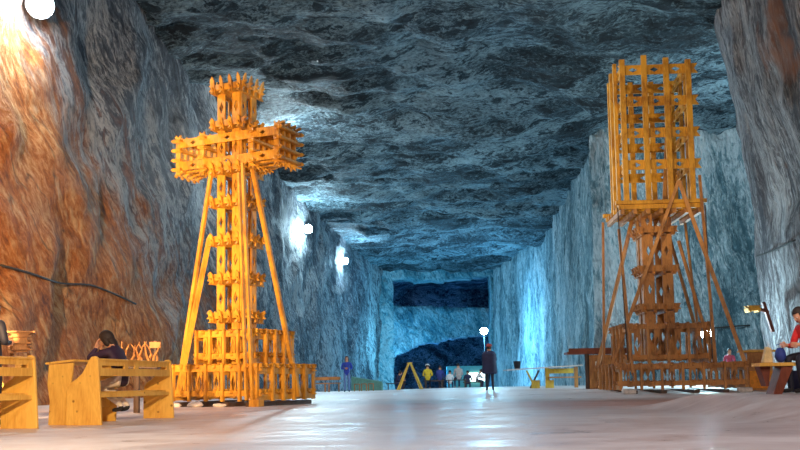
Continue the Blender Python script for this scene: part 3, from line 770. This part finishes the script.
# wall boxes / brackets
p = P(752.5, 309, 33.0)
t = thing('wall_bracket', 'small orange timber bracket box sticking out of the right rock edge', 'bracket', (p.x, 33.0, p.z), 0)
m_ = MB(); ring(m_, (0, 0, 0), X, Y, Z, .16, .26, .12, .06, False); m_.box((0, 0, -.02), .46, .4, .1); m_.build('box', 'lattice_pine', t)
m_ = MB(); m_.beam((.25, 0, 0), (.62, .1, -.12), .1, .1); m_.beam((.42, .05, .25), (.75, .1, -.85), .12, .1); m_.build('arm', 'red_wood', t)

# root / driftwood tangle behind the woman
g = P(137, 352, 19); t = thing('root_tangle', 'bleached tangle of roots and twigs on a post behind the woman\'s pew', 'roots', (g.x, 19, 0), 0)
m_ = MB(); m_.tube([(0, 0, 0), (0, 0, .95)], .07, 8); m_.build('post', 'dark_wood', t)
m_ = MB(); m_.box((.1, 0, 1.0), .75, .4, .14); m_.build('plinth', 'dark_wood', t)
m_ = MB(); rr_ = random.Random(3)
for k in range(12):
    x_ = -.35+.75*k/11; a = V((x_, rr_.uniform(-.1, .1), 1.05)); q = [a]
    for j in range(3): q.append(q[-1]+V((rr_.uniform(-.09, .09), rr_.uniform(-.05, .05), rr_.uniform(.08, .17))))
    m_.tube(q, .035, 6, .008)
m_.build('branch', 'shaded_weathered_pine', t)
g = P(155, 345, 20.5); t = thing('wall_sign', 'small yellow wooden sign on a stake by the left rock wall', 'sign', (g.x, 20.5, 0), R(10))
m_ = MB(); m_.box((0, 0, g.z), .24, .04, .14); m_.build('board', 'shaded_weathered_pine', t); m_ = MB(); m_.beam((0, .05, 0), (0, .05, g.z+.1), .05, .05); m_.build('stake', 'dark_wood', t)

# cables (follow the walls)
def wall_hit(px, py, names=None, off=.3):
    o0 = V((0, 0, .55)); q = P(px, py, 20); d = (q-o0).normalized()
    dg = bpy.context.evaluated_depsgraph_get(); best = None
    for n in names:
        ob = bpy.data.objects[n]; ok, loc, nor, i = ob.ray_cast(o0, d)
        if ok and (best is None or (loc-o0).length < (best-o0).length): best = loc
    return (best-d*off) if best else None
bpy.context.view_layer.update()
def cable(pix, names, r, label, name='cable'):
    pts = []
    for (x0, y0), (x1, y1) in zip(pix, pix[1:]):
        n = max(2, int(abs(x1-x0)/6+abs(y1-y0)/6))
        for k in range(n):
            h = wall_hit(x0+(x1-x0)*k/n, y0+(y1-y0)*k/n, names)
            if h: pts.append(h)
    if len(pts) > 2:
        # smooth out the relief
        for _ in range(3): pts = [pts[0]]+[(pts[i-1]+pts[i]*2+pts[i+1])/4 for i in range(1, len(pts)-1)]+[pts[-1]]
        o = MB().tube(pts, r, 6).build(name, 'cable', None, True); tag(o, label, 'cable')
cable([(0, 265), (30, 273), (60, 284), (90, 284), (115, 294), (140, 306)], ['wall_left'], .035, 'dark cable sagging along the orange left rock wall')
cable([(757, 256), (775, 250), (799, 238)], ['wall_pillar'], .03, 'dark cable across the near right rock wall')
cable([(698, 329), (715, 328), (735, 326), (757, 325)], ['wall_recess'], .05, 'dark cable along the pale blue rock behind the tower')

# ------------------------------------------------------------ lamps
def flood(p, aim, r, power, col, label, size=.3, spot=None, cat='lamp', group=None):
    p = V(p); aim = V(aim); d = (V((0, 0, .55))-p).normalized()
    t = thing('floodlight', label, cat, p, 0, group)
    q = d.to_track_quat('Z', 'Y').to_matrix()
    def put(mb, n, mat):
        for i, v in enumerate(mb.v): mb.v[i] = q@v
        return mb.build(n, mat, t, True)
    put(MB().lathe((0, 0, -.25), [(r*.5, 0), (r*1.02, .18), (r*1.08, .24)], 20), 'housing', 'metal_grey')
    put(MB().lathe((0, 0, -.0), [(r, 0), (r*.93, r*.25), (r*.6, r*.5), (.02, r*.6)], 20), 'lens', 'lamp_lens')
    m_ = MB(); m_.tube([-d*.25, -d*.25+V((0, 0, -.1)), (aim-p)*1.0], .04, 6); m_.build('bracket', 'metal_grey', t)
    ld = bpy.data.lights.new('light', 'POINT'); ld.energy = power; ld.color = col; ld.shadow_soft_size = size
    lo = bpy.data.objects.new('light', ld); C.objects.link(lo); lo.location = p+d*(r+.4)
    return t
CYAN = (.35, .75, 1)
def near_wall(px, py, wall, k):
    return V((0, 0, .55)).lerp(wall_hit(px, py, [wall, 'ceiling'], 0), k)
p = near_wall(40, 5, 'wall_left', .965); flood(p, p+V((-1.0, .8, .2)), .38, 1300, (.75, .88, 1), 'brightest floodlight, high on the left rock wall in the top corner')
p = near_wall(283, 160, 'wall_left', .90); flood(p, p+V((-1.2, .8, .3)), .30, 1900, (.75, .92, 1), 'floodlight on the left wall hidden behind the right arm of the cross')
p = near_wall(308, 229, 'wall_left', .985); flood(p, p+V((-1.0, .9, .2)), .36, 2600, (.55, .85, 1), 'bright floodlight high on the left wall just right of the cross')
p = near_wall(345, 261, 'wall_left', .985); flood(p, p+V((-.9, .9, .2)), .36, 2400, (.45, .78, 1), 'smaller floodlight high on the left wall, farther along the hall')
p = P(484, 331, 98); flood(p, p+V((.0, .1, -7.2)), .40, 5500, (.16, .6, 1), 'floodlight at the right side of the far portal')
p = P(706, 333, 35.5); flood(p, p+V((.3, .3, -1.4)), .22, 900, (.5, .85, 1), 'low floodlight shining just behind the right side of the tower')
def lamp(loc, aim, power, col, ang=60, size=.5, blend=.5):
    ld = bpy.data.lights.new('spot', 'SPOT'); ld.energy = power; ld.color = col; ld.spot_size = R(ang); ld.spot_blend = blend; ld.shadow_soft_size = size
    o = bpy.data.objects.new('spot', ld); C.objects.link(o); o.location = loc; o.rotation_euler = (V(aim)-V(loc)).to_track_quat('-Z', 'Y').to_euler()
def point(loc, power, col, size=.5):
    ld = bpy.data.lights.new('point', 'POINT'); ld.energy = power; ld.color = col; ld.shadow_soft_size = size
    o = bpy.data.objects.new('point', ld); C.objects.link(o); o.location = loc
WARM = (1, .62, .26)
lamp((-6.5, 5, 4.0), (-11.5, 28, 3.5), 27000, (1, .58, .26), 56, .25, .8)          # warm flood on the left wall
lamp((-1.5, 2, 3.0), (-6, 14, .4), 3900, (1, .66, .34), 50, .15, .8)          # warm lamp over the pews
lamp((-9.0, 14.5, 1.6), (-4.2, 24.2, 5.6), 2500, (1, .63, .24), 50, .08, .6)  # onto the cross
lamp((-1, 13, 1.2), (8.2, 29, 8.8), 4600, (1, .74, .34), 32, .1, .6)    # onto the cage
lamp((5, 4, 5), (8.6, 29, 1), 2200, (1, .75, .5), 40, .3, .8)
point((2, 2, 9), 2300, (1, .86, .84), .8)                              # unseen fill light added overhead to brighten the floor
point((3, 33, 8), 550, (.65, .85, 1), .4)                         # cool fill lights added along the hall, no fixtures there
point((20, 42, 9), 3600, (.55, .85, 1), .4)                             # unseen light filling the side recess
point((6, 60, 8), 1100, (.45, .8, 1), .4)
point((4, 80, 7), 900, (.35, .75, 1), .4)
point((-1, 123, 4), 3200, (.15, .6, 1), .4)                           # inside the far chamber
point((6, 141, 3), 3000, (.06, .35, 1), .4)
point((3, 140, 14), 150, (.06, .25, 1), .4)
point((.5, 111, 5), 2200, (.15, .65, 1), .4)
# lit shed window in the far chamber
w0 = P(447, 391, 140); w1 = P(486, 391, 140); zt = P(465, 366, 140).z
t = thing('far_shed', 'pale teal shed wall in the far chamber behind the seated people', 'shed', (w0.x, 140, -.9), 0)
m_ = MB(); m_.box(((w1.x-w0.x)/2, 0, (zt+.9)/2), w1.x-w0.x, .3, zt+.9); m_.build('wall', 'teal_paint', t)
wa = P(469, 373, 139.7); wb = P(486, 381, 139.7)
m_ = MB(); m_.box(((wa.x+wb.x)/2-w0.x, -.3, (wa.z+wb.z)/2+.9), wb.x-wa.x, .2, wa.z-wb.z); m_.build('lit_opening', 'window_glow', t)

w = bpy.data.worlds.new('world'); bpy.context.scene.world = w; w.use_nodes = True
w.node_tree.nodes['Background'].inputs[0].default_value = (.25, .45, .7, 1); w.node_tree.nodes['Background'].inputs[1].default_value = .10
s = bpy.context.scene
s.view_settings.view_transform = 'Standard'; s.view_settings.look = 'None'; s.view_settings.gamma = 1; s.view_settings.use_curve_mapping = False
s.view_settings.exposure = 0.3
